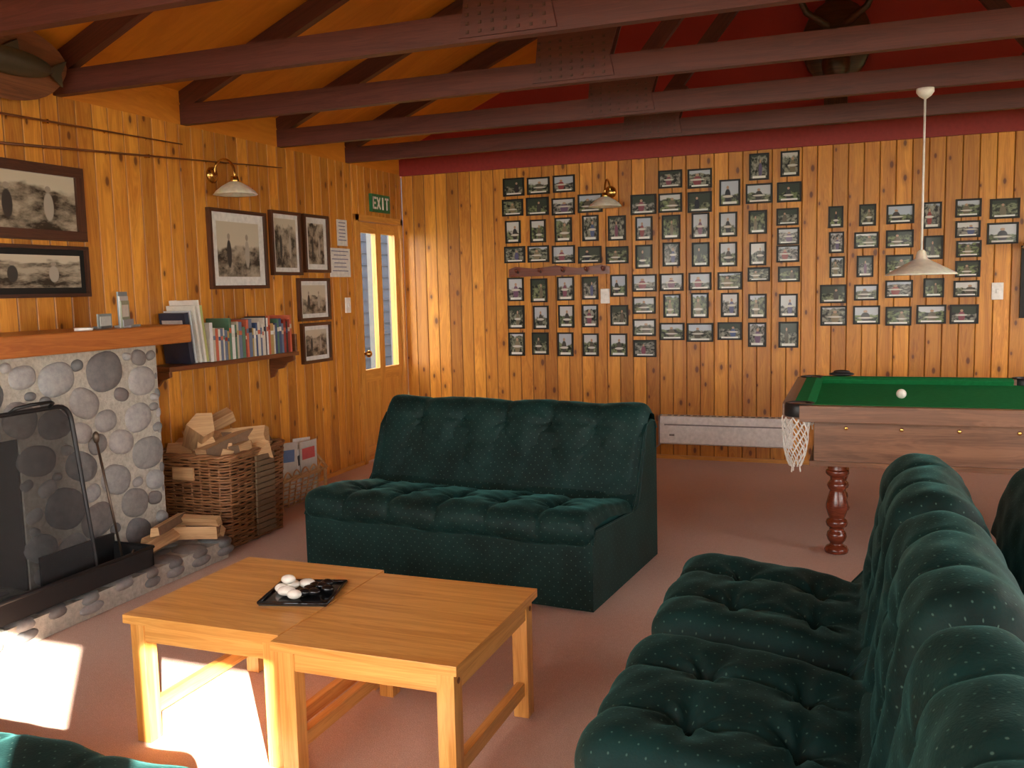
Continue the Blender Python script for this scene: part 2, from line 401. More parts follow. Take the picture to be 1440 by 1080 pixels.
mb=MB(); mb.box2(-2.6,-2.5,-2.0,9.0,-.1,4.2,0); mb.box2(-.62,-.56,.44,.53,-.1,2.3,1); mb.box2(-.62,-.56,.86,.93,-.1,2.3,1)
for i in range(26): mb.box2(-2.5,-2.48,-2,9.0,.0+i*.16,.012+i*.16,0)
mb.build("porch_exterior",[EXTW,EXTL])
mb=MB(); mb.box2(-14,-.13,-18,12,-.2,-.1); mb.box2(W+.13,20,-18,12,-.2,-.1); mb.box2(-.13,W+.13,-18,Y0-.13,-.2,-.1); mb.build("lawn_ground",[GRASS])

mb=MB(); mb.box2(.0,.025,-.58,-.27,2.055,2.20,0)
def letter(mb,ch,y,z,h,w,x0,x1,mat):
    def b(ya,yb,za,zb): mb.box2(x0,x1,y+ya*w,y+yb*w,z+za*h,z+zb*h,mat)
    if ch=='E': b(0,.28,0,1);b(0,1,0,.17);b(0,1,.83,1);b(0,.85,.41,.58)
    if ch=='I': b(.33,.67,0,1)
    if ch=='T': b(.36,.64,0,1);b(0,1,.83,1)
    if ch=='X':
        for s in(1,-1): mb.box(((x0+x1)/2,y+w/2,z+h/2),(x1-x0,.015,h*1.08),mat,R=RX(s*math.atan(w/h)))
for i,ch in enumerate("EXIT"): letter(mb,ch,-.562+i*.070,2.078,.10,.055,.0251,.028,1)
mb.build("exit_sign",[EXITG,WHITE])

# ------------------------------------------------------------------ photo collage on back wall
D="""105 224 19 15|127 224 20 14|149 224 19 14|104 207 19 14|126 207 20 15|148 206 20 14|171 207 21 15|104 187 14 19|126 187 14 19|148 187 15 20|171 187 14 21|193 186 15 20|105 168 19 14|126 168 19 14|148 167 20 15|170 166 20 14|193 165 19 14|105 139 15 20|126 138 15 20|149 139 15 20|170 139 14 19|194 140 14 18|105 116 15 20|127 115 14 20|149 116 14 19|170 116 14 19|194 116 15 17|105 93 15 20|126 93 15 19|148 93 14 20|170 92 14 19|193 92 15 19|236 222 19 14|259 221 19 15|304 227 15 20|326 228 14 19|215 204 21 16|236 204 19 15|259 203 19 16|282 209 16 20|304 207 20 15|326 207 18 15|215 185 14 19|237 185 15 19|260 185 14 20|281 185 14 19|303 186 14 18|325 189 16 13|325 174 16 13|215 163 14 19|237 164 14 19|260 163 14 19|281 162 14 19|303 162 13 18|325 161 17 13|215 142 20 14|237 142 19 14|259 142 18 14|282 142 19 14|304 146 17 11|326 146 16 12|215 124 19 14|237 123 14 19|259 123 14 20|282 123 14 19|303 122 14 19|326 122 14 18|215 106 19 14|237 103 20 14|259 102 21 15|282 103 19 14|303 100 14 19|326 100 15 20|215 89 19 14|359 187 11 16|381 187 12 16|403 187 19 14|424 185 13 19|447 189 17 13|470 187 19 14|360 168 11 16|380 169 17 12|403 169 19 13|425 162 13 17|447 174 16 12|469 170 20 15|360 150 11 16|380 150 12 16|403 151 19 14|448 160 16 12|448 146 16 12|358 130 19 14|381 131 17 12|403 133 19 13|426 133 14 14|447 132 17 12|358 114 19 15|381 114 19 14|403 113 18 14|425 114 20 14|446 114 19 14"""
mb=MB()
def pic(mb,axis,plane,sgn,a,z,w,h,fw,ft,mf,mp,mat_in=None,mw=0,col=None,tilt=0):
    def bx(p,q,s0,s1,d0,d1,m):
        lo,hi=sorted((plane+sgn*d0,plane+sgn*d1))
        if axis==0: mb.box2(p,q,lo,hi,s0,s1,m)
        else: mb.box2(lo,hi,p,q,s0,s1,m)
    bx(a-w/2,a+w/2,z-h/2,z-h/2+fw,.001,ft,mf);bx(a-w/2,a+w/2,z+h/2-fw,z+h/2,.001,ft,mf)
    bx(a-w/2,a-w/2+fw,z-h/2+fw,z+h/2-fw,.001,ft,mf);bx(a+w/2-fw,a+w/2,z-h/2+fw,z+h/2-fw,.001,ft,mf)
    iw=w/2-fw; ih=h/2-fw
    if mw:
        bx(a-iw,a+iw,z-ih,z+ih,.001,ft*.4,mat_in); iw-=mw; ih-=mw
    d=plane+sgn*(ft*.4+.002)
    P=[(a-iw,z-ih),(a+iw,z-ih),(a+iw,z+ih),(a-iw,z+ih)]
    vs=[(p[0],d,p[1]) if axis==0 else (d,p[0],p[1]) for p in P]
    U=[(0,0),(1,0),(1,1),(0,1)]
    mb.add(vs,[(0,1,2,3)],mp,False,[U],col or (random.random(),random.random(),random.random()))
for s in D.split("|"):
    x,z,w,h=[float(k)/100 for k in s.split()]
    if w>h: w=max(w,.165)
    pic(mb,0,0.0,-1,x+random.uniform(-.003,.003),z+random.uniform(-.003,.003),w-.004,h-.002,.013,.018,0,1)
mb.build("framed_photo_collage",[FRAME,PHOTO])
for (a0,a1,z0,z1,fw,mats,mw,sp) in [(-4.22,-3.57,1.69,2.06,.05,DARKW,0,1),(-4.22,-3.57,1.41,1.665,.018,DARKW,.03,1),(-2.61,-2.03,1.44,1.94,.022,DARKW,.055,1),(-1.975,-1.62,1.53,1.97,.022,DARKW,.03,1),(-1.58,-1.25,1.55,1.97,.022,DARKW,.04,1),(-1.68,-1.27,1.20,1.51,.022,DARKW,.03,1),(-1.66,-1.28,.89,1.185,.022,DARKW,.03,1)]:
    mb=MB(); pic(mb,1,0.0,1,(a0+a1)/2,(z0+z1)/2,a1-a0,z1-z0,fw,.03,0,1,2,mw); mb.build("framed_picture",[mats,SEPIA,PAPER if a0>-3 else FRAME])
mb=MB(); pic(mb,0,0.0,-1,5.06,1.36,.5,.50,.03,.03,0,1,2,.05); mb.build("framed_picture",[FRAME,SEPIA,PAPER])
INK=flat("notice_ink",(.12,.13,.25),.6)
def notice(a0,a1,z0,z1,n):
    mb=MB(); mb.box2(.0005,.003,a0,a1,z0,z1,0)
    for i in range(n):
        z=z1-.02-(z1-z0-.04)*i/n; w=(a1-a0)*random.uniform(.5,.85)
        mb.box2(.003,.0035,(a0+a1)/2-w/2,(a0+a1)/2+w/2,z-.006,z,1)
    mb.build("paper_notice",[PAPER,INK])
notice(-1.10,-.95,1.76,1.96,6); notice(-1.22,-.92,1.52,1.74,6)
def switch(axis,a,z,w=.075,h=.12):
    mb=MB()
    if axis==0: mb.box2(a-w/2,a+w/2,-.012,0,z-h/2,z+h/2,0); mb.box2(a-.01,a+.01,-.02,-.012,z-.015,z+.015,0)
    else: mb.box2(0,.012,a-w/2,a+w/2,z-h/2,z+h/2,0); mb.box2(.012,.02,a-.01,a+.01,z-.015,z+.015,0)
    mb.build("light_switch",[WHITE],bevel=.003)
switch(0,1.825,1.32); switch(0,4.67,1.30); switch(1,-.99,1.30)
mb=MB(); mb.extr([(1.0,1.495),(1.87,1.50),(1.87,1.56),(1.80,1.575),(1.60,1.555),(1.42,1.58),(1.22,1.56),(1.06,1.58),(1.0,1.56)],1,-.025,-.001)  # gun rack board on the back wall, pegs added below
for x in(1.08,1.28,1.48,1.68,1.82): mb.tube([(x,-.02,1.53),(x,-.07,1.54),(x,-.08,1.56)],.011)
mb.build("gun_rack",[LEGW])
mb=MB(); mb.extr([(-.09,.14),(-.09,.30),(-.07,.355),(-.002,.36),(-.002,.13),(-.07,.13)],0,2.28,3.30,0)
mb.box2(2.32,3.26,-.0925,-.088,.285,.295,1); mb.box2(2.272,2.284,-.092,-.002,.13,.36,1); mb.box2(2.36,2.40,-.094,-.09,.2,.215,1)
for i in range(18): mb.box2(2.34+i*.05,2.37+i*.05,-.07,-.03,.3601,.3625,1)
mb.tube([(2.30,-.03,.14),(2.22,-.03,.08),(2.18,-.02,.02)],.005,1)
mb.build("panel_heater",[WHITE,flat("heater_grey",(.25,.24,.23),.5)],bevel=.004)
mb=MB(); mb.box2(0.03,W,-.016,0,0,.03); mb.build("baseboard_back",[PINEL])
mb=MB(); mb.box2(0,.016,Y0,-.85,0,.03); mb.build("baseboard_left",[PINEL])

def sconce(base,out,rz):
    mb=MB(); mb.lathe((0,0,0),[(0,0),(.05,0),(.05,.01),(.03,.025),(.012,.03),(0,.03)],0,20,R=RX(math.pi/2))
    pts=[(0,-.025,.01)]
    for i in range(1,13):
        a=math.pi*i/12; pts.append((0,-.02-out/2+out/2*math.cos(a),.0+.09*math.sin(a)))
    pts.append((0,-.02-out,-.03))
    mb.tube(pts,.008,0,8)
    mb.lathe((0,-.02-out,-.03),[(0,.012),(.022,.01),(.026,-.02),(.02,-.03)],0,16)
    pr=[(.02,-.02),(.045,-.03),(.085,-.055),(.12,-.085),(.135,-.105),(.138,-.11),(.13,-.107),(.08,-.062),(.03,-.035)]
    mb.lathe((0,-.02-out,-.03),[(r*.95,z*.9) for r,z in pr],1,48,flute=.025)
    mb.build("sconce_lamp",[BRASS,SHADE],loc=base,rz=rz)
sconce((.0,-2.53,2.14),.15,math.pi/2)
sconce((1.88,0,2.15),.16,0)
sconce((4.92,0,1.72),.14,0)
def rod(p,q,n=7):
    mb=MB(); p=Vector(p);q=Vector(q); mb.tube([p,p.lerp(q,.5),q],[.008,.006,.003],0,8)
    for i in range(n):
        c=p.lerp(q,(i+1)/(n+1)); mb.tube([c+Vector((.0,-.008,0)),c+Vector((0,0,-.014)),c+Vector((0,.008,0))],.0015,1,5)
    for t in(.1,.6): c=p.lerp(q,t); mb.box((c.x-.015,c.y,c.z),(.03,.012,.02),1)
    mb.build("fishing_rod",[SHELF,BRASS])
rod((.035,-5.2,2.235),(.035,-2.82,2.285)); rod((.035,-5.0,2.065),(.035,-1.83,2.262))
mb=MB(); pl=[]
for i in range(32):
    a=2*math.pi*i/32; pl.append((.34*math.cos(a)*(1+.02*math.sin(5*a)),.17*math.sin(a)*(1+.02*math.sin(4*a))))
mb.extr(pl,0,0,.03,0)
mb.ell((.055,0,.0),(.03,.24,.06),1,n=16,m=12); mb.extr([(.20,.0),(.31,.06),(.29,0),(.31,-.06)],0,.04,.055,1); mb.extr([(-.05,.05),(.03,.10),(.05,.04)],0,.045,.055,1)
o=mb.build("fish_trophy_plaque",[SHELF,flat("fish_skin",(.06,.045,.025),.35)],loc=(.10,-4.07,2.49)); o.rotation_euler=(0,.28,0)

# ------------------------------------------------------------------ fireplace
FX=.33; FY0,FY1=-5.7,-3.47
mb=MB()
oy0,oy1,oz0,oz1=-5.15,-4.33,.12,.80
mb.box2(.005,FX,FY0,oy0,0.12,1.15,0);mb.box2(.005,FX,oy1,FY1,0.12,1.15,0);mb.box2(.005,FX,oy0,oy1,oz1,1.15,0)
mb.box2(.005,.03,oy0,oy1,.12,oz1,2);mb.box2(.03,FX-.01,oy0,oy0+.01,.12,oz1,2);mb.box2(.03,FX-.01,oy1-.01,oy1,.12,oz1,2)
HX=.62; HY1=-3.32
def scol():
    g=random.choice([.17,.20,.24,.28,.33,.40]); t=random.uniform(-.02,.03); return (g+t*.6,g,g-t*.3+.01)
st=[]
for rr in [(.085,.115)]*260+[(.062,.085)]*1200+[(.040,.058)]*1800+[(.025,.035)]*1200:
    r=random.uniform(*rr); y=random.uniform(FY0+r,FY1-r*.8); z=random.uniform(.12+r*.8,1.15-r*.85)
    if oy0-r*.7<y<oy1+r*.7 and z<oz1+r*.6: continue
    if all((y-a)**2+((z-b)*1.2)**2>((r+c)*1.0)**2 for a,b,c in st):
        st.append((y,z,r))
for y,z,r in st:
    el=random.uniform(.72,.88); mb.ell((FX-.006,y,z),(.028,r*1.05,r*el),1,R=RX(random.uniform(-.45,.45)),n=20,m=12,jit=.035,col=scol(),sup=.85)
z=.14
while z<1.05:
    h=random.uniform(.07,.10); mb.ell((FX-.055+random.uniform(-.01,.01),FY1-.01,z+h/2),(.06,.025,h*.48),1,n=16,m=10,jit=.03,col=scol(),sup=.85); z+=h*1.2
mb.build("stone_fireplace",[MORT,STONE,SOOT])
mb=MB()
mb.box2(.005,HX-.015,-5.9,HY1-.01,0.003,.10,0)
y=-5.85
while y<HY1-.06:
    l=random.uniform(.12,.2); mb.ell((HX-.09,y+l/2,.085),(.09,l*.46,.033),1,n=18,m=10,jit=.03,col=scol(),sup=.8)
    if random.random()<.7: mb.ell((HX-.018,y+l/2,.045),(.018,l*.40,.026),1,n=14,m=8,jit=.03,col=scol())
    y+=l*1.05
st=[]
for rr in[(.06,.09)]*200+[(.035,.05)]*400:
    r=random.uniform(*rr); x=random.uniform(.05+.0,HX-.2); y=random.uniform(-5.8,HY1-r)
    if all((y-a)**2+(x-b)**2>(r+c)**2 for a,b,c in st): st.append((y,x,r)); mb.ell((x,y,.095),(r*.8,r,.016),1,n=14,m=8,jit=.04,col=scol())
mb.build("stone_hearth",[MORT,STONE])
mb=MB(); mb.box2(.005,.43,-5.9,-3.31,1.157,1.252); mb.build("mantel_shelf",[MANT],bevel=.006)
mb=MB()
def scr(y,z): return (.50-.12*(z-.13)/.8,y,z)
c=[scr(-4.11,.14),scr(-4.10,.82)]+[scr(-4.16+.06*math.cos(a),.86+.06*math.sin(a)) for a in [0,.4,.8,1.2,1.57]]+[scr(-5.0-.06*math.sin(a),.86+.06*math.cos(a)) for a in[0,.4,.8,1.2,1.57]]+[scr(-5.06,.14)]
mb.tube(c,.011,0,8,closed=True)
mb.add([scr(-5.05,.14),scr(-4.11,.14),scr(-4.11,.86),scr(-4.16,.915),scr(-5.0,.915),scr(-5.05,.86)],[(0,1,2,3,4,5)],1)
mb.tube([scr(-4.42,.92),(.42,-4.41,.945),(.45,-4.36,.955),(.45,-4.26,.955),(.42,-4.22,.945),scr(-4.21,.92)],.008,0,8)
mb.build("fire_screen",[BLACK,MESHS])
mb=MB(); a0,a1=-5.2,-3.88; x0,x1=.365,.61; zt=.215; zb=.13
mb.box2(x1-.012,x1,a0,a1,zb-.006,zt);mb.box2(x0,x0+.012,oy1+.02,a1,zb,zt+.05);mb.box2(x0,x1,a1-.012,a1,zb-.006,zt);mb.box2(x0,x1,a0,a0+.012,zb,zt);mb.box2(x0,x1,a0,a1,zb-.006,zb)
mb.tube([(x1,a0,zt),(x1,a1,zt),(x0,a1,zt)],.009,0,8)
mb.build("hearth_fender",[BLACK])
mb=MB(); mb.tube([(.47,-3.93,.145),(.38,-3.95,.72)],.006,0,8); mb.ell((.377,-3.95,.745),(.016,.016,.03),0); mb.tube([(.47,-3.93,.15),(.50,-3.92,.16),(.52,-3.91,.20)],.005,0)
mb.build("fire_poker",[IRON])
def slog(mb,c,d,L,r,k=None):
    d=nrm(d); a=d.cross(Vector((0,0,1))); 
    if a.length<.1: a=Vector((1,0,0))
    a.normalize(); b=a.cross(d); k=k or random.choice([3,4,4,5]); ph=random.uniform(0,6.28)
    ang=sorted([ph+2*math.pi*i/k+random.uniform(-.25,.25) for i in range(k)]); ra=[r*random.uniform(.75,1.15) for _ in ang]
    vs=[]
    for t in(-1,-.3,.4,1):
        for an,rr in zip(ang,ra):
            rr*=random.uniform(.93,1.05); vs.append(Vector(c)+d*(t*L/2)+a*rr*math.cos(an)+b*rr*math.sin(an))
    bark=random.randrange(k) if random.random()<.5 else -1
    for i in range(k):
        fs=[];uv=[]
        for s in range(3):
            j=(i+1)%k; fs.append((s*k+i,s*k+j,(s+1)*k+j,(s+1)*k+i)); uv.append([(s*L/3+c[0]*7,i*.1),(s*L/3+c[0]*7,i*.1+.08),((s+1)*L/3+c[0]*7,i*.1+.08),((s+1)*L/3+c[0]*7,i*.1)])
        mb.add(vs,fs,1 if i==bark else 0,False,uv)
    mb.add(vs,[tuple(range(k))],0); mb.add(vs,[tuple(range(3*k,4*k))],0)
mb=MB()
slog(mb,(.45,-3.64,.165),(.25,-.9,.0),.38,.045,4);slog(mb,(.41,-3.56,.165),(.1,-1,.0),.36,.045,4);slog(mb,(.52,-3.48,.165),(.9,.35,0),.24,.04,3)
slog(mb,(.44,-3.58,.235),(.3,-.9,.02),.34,.036,4);slog(mb,(.50,-3.43,.225),(1,.1,.0),.26,.035,4);slog(mb,(.50,-3.41,.165),(1,.1,0),.26,.04,4)
mb.build("split_firewood",[LOG,BARK])
BX0,BX1,BY0,BY1=.04,.55,-3.24,-2.68
def rrect(x0,x1,y0,y1,r,n):
    P=[];seg=[((x1-r,y0+r),-math.pi/2),((x1-r,y1-r),0),((x0+r,y1-r),math.pi/2),((x0+r,y0+r),math.pi)]
    pts=[]
    for (cx,cy),a0 in seg:
        for i in range(5): a=a0+math.pi/2*i/4; pts.append(Vector((cx+r*math.cos(a),cy+r*math.sin(a),0)))
    pts.append(pts[0]); Ls=[0]
    for i in range(1,len(pts)): Ls.append(Ls[-1]+(pts[i]-pts[i-1]).length)
    out=[]
    for k in range(n):
        t=Ls[-1]*k/n; j=max(i for i in range(len(Ls)) if Ls[i]<=t); j=min(j,len(pts)-2)
        f=(t-Ls[j])/max(1e-6,Ls[j+1]-Ls[j]); p=pts[j].lerp(pts[j+1],f); tg=(pts[j+1]-pts[j]).normalized(); out.append((p,Vector((tg.y,-tg.x,0))))
    return out
def basket(x0,x1,y0,y1,h,rows,ns,r=.006,flare=.02,inner=True):
    mb=MB(); N=ns*4
    for j in range(rows):
        t=j/(rows-1); z=.015+t*(h-.03); f=flare*t
        P=rrect(x0-f+.02,x1+f-.02,y0-f+.02,y1+f-.02,.05,N)
        pts=[p+n*(.008*math.sin(math.pi*k/2+math.pi*j))+Vector((0,0,z+random.uniform(-.002,.002))) for k,(p,n) in enumerate(P)]
        mb.tube(pts,r*random.uniform(.85,1.1),0,5,closed=True)
    A=rrect(x0+.02,x1-.02,y0+.02,y1-.02,.05,ns*2);B=rrect(x0-flare+.02,x1+flare-.02,y0-flare+.02,y1+flare-.02,.05,ns*2)
    for k in range(ns*2): mb.tube([A[k][0]+Vector((0,0,.01)),B[k][0]+Vector((0,0,h))],.006,1,5)
    f=flare; P=rrect(x0-f+.02,x1+f-.02,y0-f+.02,y1+f-.02,.05,N)
    for q in(0,math.pi): mb.tube([p+n*(.008*math.cos(k*.9+q))+Vector((0,0,h+.008*math.sin(k*.9+q))) for k,(p,n) in enumerate(P)],.010,0,6,closed=True)
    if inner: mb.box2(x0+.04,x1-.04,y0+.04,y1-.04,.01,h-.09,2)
    return mb
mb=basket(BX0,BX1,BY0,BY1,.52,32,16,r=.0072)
mb.box2(.20,.34,BY0-.020,BY0-.006,.39,.46,3)
for i in range(14): mb.box((BX1+.014+.001*i,-2.93,.05+i*.033),(.012,.17,.026),4)
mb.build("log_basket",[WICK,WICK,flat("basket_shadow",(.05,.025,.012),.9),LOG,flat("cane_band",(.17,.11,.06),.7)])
mb=MB()
for i in range(16):
    a=random.uniform(-1,1); slog(mb,(random.uniform(.18,.41),random.uniform(-3.08,-2.85),.49+random.uniform(0,.05)),(math.cos(a*1.2),math.sin(a*1.2),random.uniform(-.15,.3)),random.uniform(.28,.38),random.uniform(.05,.07))
slog(mb,(.22,-3.06,.59),(.6,-.5,.55),.34,.085,5);slog(mb,(.38,-2.90,.57),(.9,.3,.1),.34,.065,5);slog(mb,(.18,-2.9,.63),(.5,.8,.4),.30,.055,4);slog(mb,(.40,-3.04,.55),(.2,.9,.2),.34,.06,4)
mb.build("basket_firewood",[LOG,BARK])
mb=basket(.05,.30,-2.42,-1.92,.20,7,10,r=.005,flare=.03,inner=False)
for y in(-2.44,-1.90):
    mb.tube([(.02+.31*t,y,.20+.12*math.sin(math.pi*t)) for t in [i/10 for i in range(11)]],.010,1,6)
for x in(.03,.32):
    for i in range(5):
        y=-2.40+i*.1; mb.tube([(x,y+.1*t,.20+.05*math.sin(math.pi*t)) for t in[k/6 for k in range(7)]],.006,1,5)
    for y in(-2.43,-1.91): mb.tube([(x,y,0.006),(x,y,.2)],.012,1,6)
mb.build("magazine_rack",[WICKL,WICKL])
mb=MB(); x=.075
while x<.275:
    t=random.uniform(.005,.010); h=random.uniform(.30,.40); c=random.choice([(.75,.75,.72),(.10,.22,.55),(.6,.6,.55),(.5,.1,.08),(.15,.3,.35),(.8,.78,.7),(.78,.78,.76)])
    for yy in(random.uniform(-2.33,-2.26),random.uniform(-2.08,-2.03)):
        rr=RX(random.uniform(-.12,.12)); hh=h*random.uniform(.85,1.05)
        mb.box((x+t/2,yy,.03+hh/2),(t,.20,hh),0,R=rr,col=c)
        mb.box((x+t+.0008,yy,.03+hh*.78),(.001,.15,hh*.2),0,R=rr,col=random.choice([(.1,.2,.4),(.6,.1,.1),(.1,.3,.2),(.05,.05,.05)]))
    x+=t+.006
mb.build("magazines",[COL])
mb=MB(); mb.box2(.003,.21,-3.24,-1.99,.985,1.012)
for y in(-3.22,-2.03):
    mb.extr([(.003,.985),(.20,.985),(.20,.955),(.14,.935),(.11,.90),(.06,.89),(.03,.84),(.003,.83)],1,y-.012,y+.012)
mb.box2(.003,.20,-2.012,-1.99,1.012,1.13)
mb.build("book_shelf",[SHELF],bevel=.004)
mb=MB(); y=-2.88
cols=[(.55,.5,.4),(.7,.68,.6),(.05,.09,.2),(.3,.04,.03),(.03,.03,.03),(.75,.72,.65),(.45,.33,.12),(.1,.22,.14),(.6,.15,.08),(.15,.2,.3),(.8,.8,.78)]
for i,(t,h,c,w) in enumerate([(.035,.29,(.02,.03,.06),.18),(.012,.30,(.62,.68,.74),.18),(.018,.33,(.78,.79,.72),.19),(.015,.36,(.82,.80,.74),.20),(.02,.33,(.50,.55,.20),.18)]):
    yy=-3.06+i*.032; mb.box((.115,yy,1.016+h/2+.002),(w,t,h),0,R=RX(.12),col=c)
    mb.box((.115,yy-t/2-.0015-.12*h*.28,1.016+h*.8),(w*.8,.001,h*.12),0,R=RX(.12),col=(.10,.25,.18) if i else (.5,.5,.5))
while y<-2.06:
    t=random.uniform(.012,.035); h=random.uniform(.17,.25); d=random.uniform(.13,.17)
    if y+t>-2.03: break
    c=random.choice(cols); mb.box((.20-d/2,y+t/2,1.013+h/2),(d,t-.002,h),0,col=c)
    c2=random.choice(cols); mb.box((.2005,y+t/2,1.013+h*.7),(.002,t-.004,h*.12),0,col=c2)
    y+=t
mb.build("books",[COL])
mb=MB()
for i,(cc,c3) in enumerate([((.20,.30,.36),(.70,.74,.78)),((.60,.64,.66),(.15,.30,.45)),((.30,.34,.22),(.75,.73,.65))]):
    mb.box((.275+i*.016,-3.62-.01*i,1.34-.012*i),(.008,.16-.01*i,.18-.02*i),0,R=RZ(.5),col=cc); mb.box((.281+i*.016,-3.624-.01*i,1.375-.02*i),(.003,.13-.01*i,.06),0,R=RZ(.5),col=c3)
mb.box((.29,-3.61,1.258),(.08,.18,.010),0,R=RZ(.5),col=(.35,.36,.38)); mb.box((.325,-3.64,1.275),(.004,.18,.035),0,R=RZ(.5),col=(.35,.36,.38)); mb.build("brochure_holder",[COL])
mb=MB(); mb.box((.33,-3.80,1.29),(.008,.13,.07),0,R=RZ(.3),col=(.25,.3,.3)); mb.box((.335,-3.80,1.29),(.006,.10,.045),0,R=RZ(.3),col=(.6,.62,.6)); mb.box((.315,-3.80,1.26),(.04,.1,.012),0,R=RZ(.3),col=(.1,.1,.1)); mb.build("postcard_stand",[COL])
mb=MB(); mb.box((.30,-4.53,1.295),(.01,.26,.08),0,R=RZ(.25),col=(.04,.03,.02)); mb.box((.306,-4.53,1.30),(.006,.2,.03),1,R=RZ(.25)); mb.box((.29,-4.53,1.26),(.05,.24,.014),0,R=RZ(.25),col=(.04,.03,.02)); mb.build("desk_sign",[COL,BRASS])
mb=MB(); mb.lathe((.38,-3.98,1.253),[(0,0),(.04,0),(.043,.012),(.038,.014),(0,.006)],0,20); mb.build("small_dish",[WHITE])

# ------------------------------------------------------------------ upholstery
def catmull(P,n):
    out=[];P=[P[0]]+P+[P[-1]]; segs=len(P)-3
    for i in range(n+1):
        t=i/n*segs; k=min(int(t),segs-1); f=t-k; a,b,c,d=[Vector(P[k+j]) for j in range(4)]
        out.append(.5*((2*b)+(c-a)*f+(2*a-5*b+4*c-d)*f*f+(3*b-3*c+d-a)*f**3))
    return out
def upholstered(name,w,loc,rz,cols,srows=(.30,.75),brows=(.25,.6),sp=(.010,.008),bp=(.006,.003),btnd=(.026,.014),edger=(.045,.022),chair=False):
    mb=MB()
    P=[(-.455,.285),(-.485,.31),(-.497,.36),(-.475,.405),(-.41,.425),(-.25,.42),(-.08,.40),(.06,.375),(.115,.375),(.145,.43),(.185,.54),(.225,.65),(.258,.74),(.30,.79),(.36,.805),(.425,.79),(.462,.74),(.472,.66),(.470,.58)]
    CR=(.09,.374); TP=(.33,.80)
    body=[(-.462,.012),(-.462,.305),(-.43,.36),(.06,.33),(.13,.40),(.235,.66),(.29,.715),(.36,.73),(.42,.715),(.452,.68),(.462,.012)]
    if chair:
        P=P[:8]+[(.105,.375),(.118,.43),(.135,.54),(.15,.65),(.168,.745),(.205,.80),(.265,.825),(.33,.815),(.39,.76),(.43,.67),(.45,.58)]
        CR=(.085,.374); TP=(.24,.818)
        body=[(-.462,.012),(-.462,.305),(-.43,.36),(.06,.33),(.12,.40),(.17,.66),(.21,.72),(.27,.74),(.34,.72),(.40,.62),(.462,.012)]
    prof=catmull(P,260); L=[0]
    for a,b in zip(prof[:-1],prof[1:]): L.append(L[-1]+(b-a).length)
    tot=L[-1]; nv=150; pr=[]
    for i in range(nv+1):
        t=tot*i/nv; j=max(0,min(len(L)-2,next((k for k in range(len(L)) if L[k]>=t),len(L)-1)-1)); f=(t-L[j])/max(1e-9,L[j+1]-L[j]); pr.append(prof[j].lerp(prof[j+1],f))
    iC=min(range(nv+1),key=lambda i:(pr[i]-Vector(CR)).length); iT=min(range(nv+1),key=lambda i:(pr[i]-Vector(TP)).length)
    iF=min(range(nv+1),key=lambda i:(pr[i]-Vector((-.47,.41))).length)
    sF,sC,sT=[tot*i/nv for i in(iF,iC,iT)]
    nu=int(w/.0105); hw=w/2; ph=random.uniform(0,6)
    cw=w/cols; btn=[]
    for i in range(1,cols):
        x=-hw+i*cw
        for r in srows: btn.append((x,sF+(sC-sF)*r,btnd[0]))
        for r in brows: btn.append((x,sC+(sT-sC)*r,btnd[1]))
    vs=[];uvs=[]
    for iv in range(nv+1):
        p=pr[iv]; s=tot*iv/nv; t=(pr[min(iv+1,nv)]-pr[max(iv-1,0)]).normalized(); n=Vector((-t.y,t.x))
        seat=s<sC; puff,grv=sp if seat else bp
        a0,a1=(sF-.10,sC) if seat else (sC,sT+.10)
        q=(s-a0)/(a1-a0); env=max(0,min(1,4*q*(1-q)*1.4)) if 0<q<1 else 0
        env=env**.5
        for iu in range(nu+1):
            x=-hw+w*iu/nu; u=iu/nu
            e=min(u,1-u)*w; edge=-edger[0]*math.exp(-(e/edger[1])**2)
            cc=abs(((x+hw)/cw)%1.0-.5)*2
            h=puff*(1-cc**2.2)*env
            gd=min(abs(x+hw-i*cw) for i in range(1,cols))
            h-=grv*math.exp(-(gd/.014)**2)*env
            for bx,bs,bd in btn:
                dx=x-bx; ds=s-bs; r2=dx*dx+ds*ds
                if r2<.05:
                    r=math.sqrt(r2); h-=bd*(.5*math.exp(-r2/.0007)+.5*math.exp(-r2/.006))
                    h+=bd*.24*math.sin(6*math.atan2(ds,dx)+bx*9+bs*7)*math.exp(-r2/.008)*min(1,r/.03)
                    if abs(ds)<.05 : h-=bd*.28*math.exp(-(ds/.016)**2)*(math.exp(-(dx/.09)**2))
            h+=.005*math.sin(x*13+ph+s*5)*math.sin(s*17+ph)+.0028*math.sin(x*41+s*27+ph)*math.sin(s*37)
            h+=edge
            vs.append((x,p[0]+n[0]*h,p[1]+n[1]*h)) 
    fs=[];W1=nu+1
    for iv in range(nv):
        for iu in range(nu):
            fs.append((iv*W1+iu,iv*W1+iu+1,(iv+1)*W1+iu+1,(iv+1)*W1+iu)); a=w*iu/nu;b=w*(iu+1)/nu;c=tot*iv/nv;d=tot*(iv+1)/nv
            uvs.append([(a,c),(b,c),(b,d),(a,d)])
    mb.add(vs,fs,0,True,uvs)
    mb.extr(body,0,-hw+.004,hw-.004,0)
    for sx in(-hw+.004,hw-.004):
        mb.tube([(sx,a,b) for a,b in body[1:-1]],.006,0,6)
    for bx,bs,bd in btn:
        i=int(bs/tot*nv); p=pr[i]; t=(pr[min(i+1,nv)]-pr[i-1]).normalized(); n=Vector((-t.y,t.x)); q=p+n*(-bd-.002); mb.ell((bx,q[0],q[1]),(.010,.008,.008),0,n=8,m=6)
    return mb.build(name,[VELV],loc=(loc[0],loc[1],0),rz=rz)
